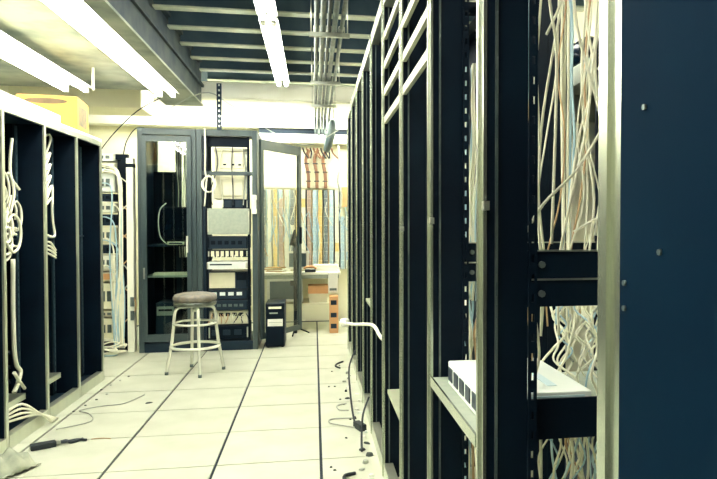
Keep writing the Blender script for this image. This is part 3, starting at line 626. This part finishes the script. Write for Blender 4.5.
for k in range(7):
    cx, cy = -2.05 + random.uniform(-.12, .1), 7.36 + random.uniform(-.06, .05); rr = random.uniform(.05, .12); a0 = random.uniform(0, 6)
    cable([(cx + rr * math.cos(a0 + j * .8), cy + .6 * rr * math.sin(a0 + j * .8), 0.012 + 0.016 * k + (0.0 if k < 3 else 0.02 * math.sin(j))) for j in range(9)], 0.008, random.choice(['cable_white', 'cable_white', 'cable_blue']), 'coiled COLOUR cable on the floor before the wiring rack', 'cables coiled on the floor')
o = thing('white_pillar', 'narrow white pillar between the wiring rack and the smoked glass cabinet', 'pillar', (-1.955, 7.56, 0))
MB().box(-0.035, 0.035, -0.05, 0.05, 0, 2.1).build('shaft', 'white_steel', o, bevel=0.004)
for z in (0.35, 0.5): MB().box(0.0, 0.035, -0.07, -0.05, z, z + 0.1).build('switch_box', 'conduit', o)
MB().box(-0.037, 0.037, -0.052, 0.052, 2.0, 2.04).build('band', 'black', o)

# ------------------------------------------------------------------ bar stool
st = thing('bar_stool', 'metal bar stool with a worn round padded seat before the cabinets', 'stool', (-1.10, 6.40, 0), R(-27))
MB().lathe([(0.16, 0.625), (0.188, 0.635), (0.192, 0.655), (0.188, 0.672)], 28).build('seat_band', 'seat_band', st)
MB().lathe([(0.186, 0.672), (0.196, 0.69), (0.195, 0.715), (0.178, 0.735), (0.12, 0.748), (0.03, 0.752)], 28).build('seat', 'seat_vinyl', st)
for k in range(2):
    a = k * math.pi / 2 + math.pi / 4; c_, s_ = math.cos(a), math.sin(a)
    prof = [(-0.255, 0.012), (-0.238, 0.12), (-0.212, 0.26), (-0.192, 0.42), (-0.182, 0.54), (-0.165, 0.60), (-0.12, 0.618), (0, 0.62)]
    for sgn in (1, -1):
        L = MB().tube(smooth([(sgn * p * c_, sgn * p * s_, z) for p, z in prof], 3), 0.0145, 8).build('leg', 'chrome', st)
        MB().lathe([(0.017, 0.0), (0.017, 0.028)], 8, -0.255 * sgn * c_, -0.255 * sgn * s_).build('foot_tip', 'conduit', L)
MB().ring(0.190, 0.0115, 0.465).build('upper_ring', 'chrome', st); MB().ring(0.216, 0.0145, 0.25).build('foot_ring', 'chrome', st)
MB().lathe([(0.03, 0.57), (0.03, 0.62)], 12).build('swivel', 'steel', st)

# ------------------------------------------------------------------ computer tower, desk, board
t = thing('computer_tower', 'dark computer tower with white labels on the floor beside the open cabinet', 'computer', (-0.435, 7.52, 0))
MB().box(-0.105, 0.105, 0, 0.42, 0.012, 0.50).build('case', 'navy', t, bevel=0.006); MB().box(-0.098, 0.098, -0.02, 0, 0.02, 0.495).build('front_bezel', 'black', t, bevel=0.008)
MB().box(-0.07, 0.07, -0.026, -0.02, 0.44, 0.465).build('drive', 'cream_device', t); MB().box(-0.06, 0.03, -0.026, -0.02, 0.385, 0.40).build('drive', 'grey_panel', t)
MB().box(-0.08, 0.085, -0.024, -0.02, 0.245, 0.325).build('label_sheet', 'paper', t); MB().box(-0.07, 0.075, -0.0255, -0.024, 0.285, 0.29).build('printed_line', 'cable_grey', t)
for x in (-0.08, 0.08):
    for y in (0.04, 0.38): MB().lathe([(0.015, 0), (0.015, 0.013)], 8, x, y).build('foot', 'black', t)

dk = thing('desk', 'white worktable against the back wall with a lower shelf', 'desk', (-0.68, 8.62, 0))
MB().box(0, 1.02, 0, 0.70, 0.73, 0.765).build('tabletop', 'white_steel', dk, bevel=0.004); MB().box(0.02, 1.0, 0.02, 0.05, 0.68, 0.73).build('apron', 'grey_panel', dk)
for x in (0.02, 0.96):
    for y in (0.03, 0.62): MB().box(x, x + 0.04, y, y + 0.04, 0, 0.73).build('leg', 'cream_device', dk)
MB().box(0.06, 0.96, 0.03, 0.68, 0.33, 0.355).build('lower_shelf', 'cream_device', dk)
MB().box(0.06, 0.96, 0.66, 0.68, 0.355, 0.70).build('back_board', 'cream_device', dk)
def crt_monitor(label, loc, w, h, frame):
    t = thing('crt_monitor', label, 'monitor', loc, 0, 'old box monitors at the back wall'); a, d = w / 2, 0.32
    MB().quads([(-a, 0, .03), (a, 0, .03), (a, 0, h), (-a, 0, h), (-a * .6, d, .06), (a * .6, d, .06), (a * .6, d, h * .8), (-a * .6, d, h * .8)],
               [(0, 1, 2, 3), (5, 4, 7, 6), (0, 4, 5, 1), (3, 2, 6, 7), (1, 5, 6, 2), (0, 3, 7, 4)]).build('housing', frame, t, bevel=0.004)
    MB().box(-a, a, -0.02, 0, 0.03, 0.06).box(-a, a, -0.02, 0, h - 0.03, h).box(-a, -a + 0.035, -0.02, 0, 0.06, h - 0.03).box(a - 0.035, a, -0.02, 0, 0.06, h - 0.03).build('bezel', 'lamp_white', t)
    MB().box(-a + 0.035, a - 0.035, -0.012, 0.0, 0.06, h - 0.03).build('screen', 'screen', t)
    MB().lathe([(0.10, 0), (0.09, 0.03)], 16, 0, 0.13).build('stand', frame, t)
crt_monitor('small beige box monitor on the worktable', (-0.215, 8.80, 0.765), 0.29, 0.27, 'beige')
crt_monitor('large cream box monitor on the lower shelf of the worktable', (-0.37, 8.66, 0.355), 0.46, 0.325, 'cream_device')
c = thing('small_carton', 'flat tan carton on the lower shelf of the worktable', 'carton', (0.05, 8.72, 0.355)); MB().box(-0.13, 0.13, 0, 0.3, 0.12, 0.22).build('box', 'orange_card', c); MB().box(-0.12, 0.12, 0.02, 0.28, 0, 0.12).build('lower_box', 'cream_device', c)
c = thing('papers', 'crumpled yellow papers left on the worktable', 'papers', (-0.52, 8.76, 0.765))
for k in range(5): MB().box(-0.11, 0.11, -0.02, 0.14, 0.012 * k, 0.012 * k + 0.01).build('sheet', ['cardboard', 'paper', 'cardboard', 'beige', 'cardboard'][k], c, (0.02 * (k % 2), 0, 0), R(random.uniform(-25, 25)))
c = thing('telephone', 'black telephone on the worktable beside the small monitor', 'telephone', (-0.05, 8.66, 0.765)); MB().box(-0.07, 0.07, -0.05, 0.08, 0, 0.035).build('base', 'cable_black', c, bevel=0.006); MB().tube(smooth([(-0.08, 0, 0.04), (-0.05, 0, 0.065), (0.04, 0, 0.065), (0.08, 0, 0.04)], 3), 0.016, 8).build('handset', 'orange_card', c)
c = thing('paper_pile', 'long pile of white papers on the right of the worktable', 'papers', (0.17, 8.86, 0.765))
for k in range(6): MB().box(-0.15, 0.15, -0.1, 0.12, 0.014 * k, 0.014 * k + 0.013).build('sheet', 'paper', c, (random.uniform(-.02, .02), 0, 0), R(random.uniform(-9, 9)))
c = thing('white_device', 'white upright box hanging at the right front of the worktable', 'device', (0.24, 8.545, 0.50)); MB().box(-0.06, 0.06, 0, 0.075, 0, 0.26).build('case', 'lamp_white', c, bevel=0.008); MB().box(-0.045, 0.045, -0.004, 0, 0.03, 0.06).build('slot', 'conduit', c)
c = thing('brown_box', 'upright brown box with dark patches on the floor under the worktable', 'box', (0.245, 8.40, 0)); MB().box(-0.055, 0.055, 0, 0.19, 0.0, 0.47).build('box', 'orange_card', c, bevel=0.003)
for z in (0.06, 0.2, 0.36): MB().box(-0.04, 0.035, -0.003, 0, z, z + 0.06).build('patch', 'navy', c)
# microphone style stand seen before the desk
t = thing('black_stand', 'thin black floor stand with a pointed head before the worktable', 'stand', (-0.235, 8.36, 0))
MB().tube([(0, 0, 0.02), (0, 0, 1.20)], 0.022, 8).build('pole', 'black', t); MB().tube([(-0.02, 0, 1.12), (-0.01, 0, 1.22), (0.0, 0, 1.32)], [0.05, 0.035, 0.012], 8).build('head', 'black', t)
MB().box(-0.06, 0.0, -0.02, 0.02, 0.62, 0.68).build('bracket', 'black', t)
for a in (20, 140, 260): MB().tube([(0, 0, 0.10), (0.18 * math.cos(R(a)), 0.18 * math.sin(R(a)), 0.012)], 0.01, 6).build('leg', 'black', t)

bd = thing('terminal_board', 'wide cream wall board packed with punch-down terminal columns', 'terminal board', (-0.9, YB - 0.058, 0.72))
MB().box(0, 1.75, 0.02, 0.05, 0, 1.75).build('backboard', 'wall', bd)
cols = ['blk_yellow', 'blk_grey', 'blk_white', 'blk_yellow', 'blk_pink', 'blk_white', 'blk_grey', 'blk_yellow', 'blk_white', 'blk_pink', 'blk_blue', 'blk_yellow', 'blk_grey', 'blk_blue', 'blk_white', 'blk_blue', 'blk_white', 'blk_blue']
bme = {}
for c in set(cols): bme[c] = MB().box(-0.027, 0.027, -0.02, 0.02, 0.0, 0.122).box(-0.020, -0.012, -0.03, -0.02, 0.006, 0.116).box(0.012, 0.020, -0.03, -0.02, 0.006, 0.116).mesh('terminal_block', c)
for i, c in enumerate(cols):
    x = 0.12 + 0.079 * i
    for j in range(9):
        if i >= 15 and j > 5: continue
        cc = c if random.random() < 0.95 else random.choice(cols)
        share(bme[cc], 'terminal_block', bd, (x, 0.0, 0.02 + 0.127 * j))
MB().box(0.10, 1.5, -0.01, 0.02, 1.18, 1.22).build('wire_duct', 'beige', bd)
for i in range(18): MB().tube(smooth([(0.16 + 0.079 * i + random.uniform(-.006, .006), 0.004, 0.02 + 0.19 * j) for j in range(7)], 3), 0.009, 5).build('wire_bundle', random.choice(['cable_black', 'cable_grey', 'cable_tan', 'cable_blue', 'navy']), bd)
MB().box(1.30, 1.42, -0.05, 0.0, 0.92, 1.2).build('brown_cover', 'orange_card', bd)
# fine jumper wires on the board
for k in range(26):
    x = -0.9 + random.uniform(0.1, 1.4); z1 = random.uniform(1.3, 1.9)
    cable([(x, YB - 0.085, z1), (x + random.uniform(-.06, .06), YB - 0.095, z1 - .15), (x + random.uniform(-.12, .12), YB - 0.085, z1 - random.uniform(.3, .6))], 0.006, random.choice(['cable_blue', 'cable_tan', 'cable_white', 'cable_blue', 'cable_grey']), 'thin COLOUR jumper wire strung across the terminal board', 'jumper wires on the terminal board', name='jumper_wire', cat='wire')
for k, x in enumerate((-0.09, 0.03, 0.15)):
    cable([(x + 0.03, YB - 0.12, 2.45), (x - 0.02, YB - 0.1, 2.3), (x + 0.01, YB - 0.1, 2.1), (x + 0.015, YB - 0.1, 1.9)], 0.026, 'brown_cable', ['left one of the three brown trunk cables above the terminal board', 'middle one of the three brown trunk cables above the terminal board', 'right one of the three brown trunk cables above the terminal board'][k], 'brown trunk cables', name='trunk_cable')
    for z in (2.0, 2.13, 2.25): tag(MB().ring(0.03, 0.008, 0, 12, 5).build('cable_tie', 'cable_black', None, (x + (0.01 if z < 2.2 else -0.01), YB - 0.1, z)), 'dark tie around a brown trunk cable above the terminal board', 'cable tie', 'ties on the brown trunk cables')
for k in range(9):
    cable([(-0.15 + 0.05 * k, YB - 0.2, 2.46), (-0.13 + 0.05 * k, YB - 0.15, 2.40), (-0.10 + 0.05 * k + random.uniform(-.06, .06), YB - 0.15, 2.32)], 0.012, random.choice(['cable_black', 'brown_cable', 'cable_black']), 'dark COLOUR cable stub among the brown trunk cables below the ledge', 'cable stubs below the ledge')
cable([(0.34, 9.45, 2.535), (0.36, 9.3, 2.2), (0.33, 9.3, 2.0), (0.38, 9.3, 1.8), (0.36, 9.3, 1.6)], 0.018, 'cable_grey', 'grey cable winding down beside the end of the right racks')

# ------------------------------------------------------------------ bits on the floor
cable([(0.385, 3.60, 0.74), (0.36, 3.66, 0.765), (0.352, 3.80, 0.783), (0.335, 4.0, 0.775), (0.25, 4.25, 0.74), (0.21, 4.36, 0.733)], 0.011, 'cable_white', 'thick white hose sticking out of the right racks')
tag(MB().lathe([(0.006, -0.03), (0.028, -0.024), (0.034, 0.0), (0.028, 0.024), (0.006, 0.03)], 14).build('hose_end', 'lamp_white', None, (0.20, 4.38, 0.733)), 'white round fitting at the end of the white hose', 'fitting')
gf = 'cables lying along the right racks'
for k, (p, r, m, lb) in enumerate((
    ([(0.33, 5.4, 0.35), (0.27, 5.2, 0.25), (0.26, 4.8, 0.12), (0.27, 4.5, 0.03), (0.30, 4.38, 0.012)], 0.007, 'cable_black', 'dark cable drooping down from the right racks to the floor'),
    ([(0.36, 4.4, 0.22), (0.31, 4.25, 0.15), (0.29, 4.1, 0.06), (0.28, 3.95, 0.013)], 0.007, 'cable_black', 'dark cable hanging at the foot of the right racks, near a slipper of dust'),
    ([(0.27, 4.66, 0.008), (0.12, 4.66, 0.008), (0.10, 4.58, 0.008), (0.16, 4.52, 0.008), (0.30, 4.42, 0.008)], 0.005, 'cable_grey', 'thin grey cable looped on the floor by the right racks'),
    ([(0.24, 5.05, 0.008), (0.17, 5.0, 0.008), (0.18, 4.88, 0.008), (0.25, 4.86, 0.008)], 0.005, 'cable_grey', 'small thin cable loop on the floor by the right racks'),
    ([(0.22, 3.62, 0.008), (0.16, 3.58, 0.012), (0.17, 3.5, 0.012), (0.25, 3.5, 0.008)], 0.010, 'cable_black', 'black cable curl on the floor at the bottom edge of the picture'),
    ([(0.28, 6.6, 0.01), (0.22, 6.5, 0.01), (0.2, 6.4, 0.01), (0.24, 6.3, 0.01)], 0.008, 'cable_black', 'short dark cable on the floor near the far right racks'))):
    cable(p, r, m, lb.replace(', near a slipper of dust', ''), gf)
def scrap(x, y, w, d, h, m, label, group, rz=None):
    t = MB(); n = 7
    pr_ = [(w * (0.7 + 0.3 * random.random()) * math.cos(2 * math.pi * i / n), d * (0.7 + 0.3 * random.random()) * math.sin(2 * math.pi * i / n)) for i in range(n)]
    vs = [(a, b, 0) for a, b in pr_] + [(a * .7, b * .7, h) for a, b in pr_]
    t.quads(vs, [tuple(range(n))[::-1], tuple(range(n, 2 * n))] + [(i, (i + 1) % n, n + (i + 1) % n, n + i) for i in range(n)])
    return tag(t.build('litter_scrap', m, None, (x, y, 0), rz if rz is not None else random.uniform(0, 6)), label, 'scrap', group)
for k in range(26):
    scrap(random.uniform(0.25, 0.345), 3.35 + 0.11 * k, random.uniform(.014, .034), random.uniform(.012, .028), random.uniform(.008, .02), random.choice(['cable_black', 'paper', 'dirt', 'device_white', 'cable_grey', 'paper']), 'small scrap of litter at the foot of the right racks', 'litter along the right racks')
for (x, y) in ((0.12, 5.62), (0.17, 5.62), (0.20, 5.2), (0.09, 3.75), (0.11, 3.7), (0.2, 4.25), (0.25, 4.65), (0.22, 5.05), (0.16, 6.2), (0.24, 6.45)):
    scrap(x, y, .012, .010, .006, 'dirt', 'tiny dark crumb lying on the tiles near the right racks', 'dark crumbs on the floor')
o = thing('plug_adapter', 'black plug adapter lying at the foot of the right racks', 'plug', (0.30, 4.42, 0.0), R(20)); MB().box(-0.025, 0.025, -0.06, 0.06, 0, 0.045).build('body', 'cable_black', o, bevel=0.006); MB().box(-0.008, 0.008, 0.06, 0.085, 0.015, 0.03).build('prong', 'steel', o)
o = thing('plug_adapter', 'black plug lying on the tiles beside the left racks', 'plug', (-1.66, 4.38, 0.0), R(-62)); MB().box(-0.028, 0.028, -0.07, 0.07, 0, 0.035).build('body', 'cable_black', o, bevel=0.006); MB().box(-0.01, 0.01, 0.07, 0.095, 0.012, 0.026).build('prong', 'steel', o)
for k, p in enumerate(([(-1.61, 4.42, .01), (-1.56, 4.46, .016), (-1.52, 4.44, .01), (-1.47, 4.50, .01)], [(-1.6, 4.45, .012), (-1.55, 4.42, .02), (-1.50, 4.48, .012), (-1.44, 4.47, .01)])):
    cable(p, 0.009, 'cable_black', 'short black cord lying on the tiles beside the left racks', 'cords by the left racks')
cable([(-1.42, 4.5, .004), (-1.36, 4.51, .004), (-1.30, 4.49, .004)], 0.003, 'cable_tan', 'thin tan wire on the tiles beside the black cords')
cable([(-1.72, 4.75, .006), (-1.55, 4.9, .006), (-1.62, 5.1, .006), (-1.72, 5.2, .006), (-1.6, 5.3, .006), (-1.45, 5.35, .006), (-1.36, 5.6, .006)], 0.004, 'cable_grey', 'thin grey wire meandering across the tiles beside the left racks')
for k in range(8): scrap(-1.76 + 0.03 * (k % 4), 5.2 + 0.16 * k, .014, .01, .006, random.choice(['dirt', 'cable_black', 'cable_grey']), 'small dark scrap on the tiles along the left racks', 'scraps along the left racks')
scrap(-1.27, 5.35, .035, .02, .006, 'dirt', 'dark scrap lying alone on a tile near the left racks', None)
# pale crumpled cloth in the bottom left corner
cl = MB(); n = 22
for i in range(n):
    for j in range(n):
        a, b = i / (n - 1) * 2 - 1, j / (n - 1) * 2 - 1
        rr = max(abs(a), abs(b)); h_ = max(0, 1 - (a * a + b * b)) ** 0.5
        cl.v.append((a * 0.13, b * 0.10, 0.006 + 0.085 * h_ * (1 + 0.35 * math.sin(7 * a + 3 * b) * math.cos(5 * b - 2 * a)) + 0.012 * abs(math.sin(9 * a) * math.sin(8 * b))))
for i in range(n - 1):
    for j in range(n - 1):
        q = i * n + j; cl.f.append((q, q + n, q + n + 1, q + 1)); cl.sm.append(True)
o = cl.build('crumpled_cloth', 'cloth', None, (-1.70, 3.99, 0), R(60)); tag(o, 'crumpled pale cloth on the floor in the bottom left corner', 'cloth')
md = o.modifiers.new('thick', 'SOLIDIFY'); md.thickness = 0.006; md.offset = 1
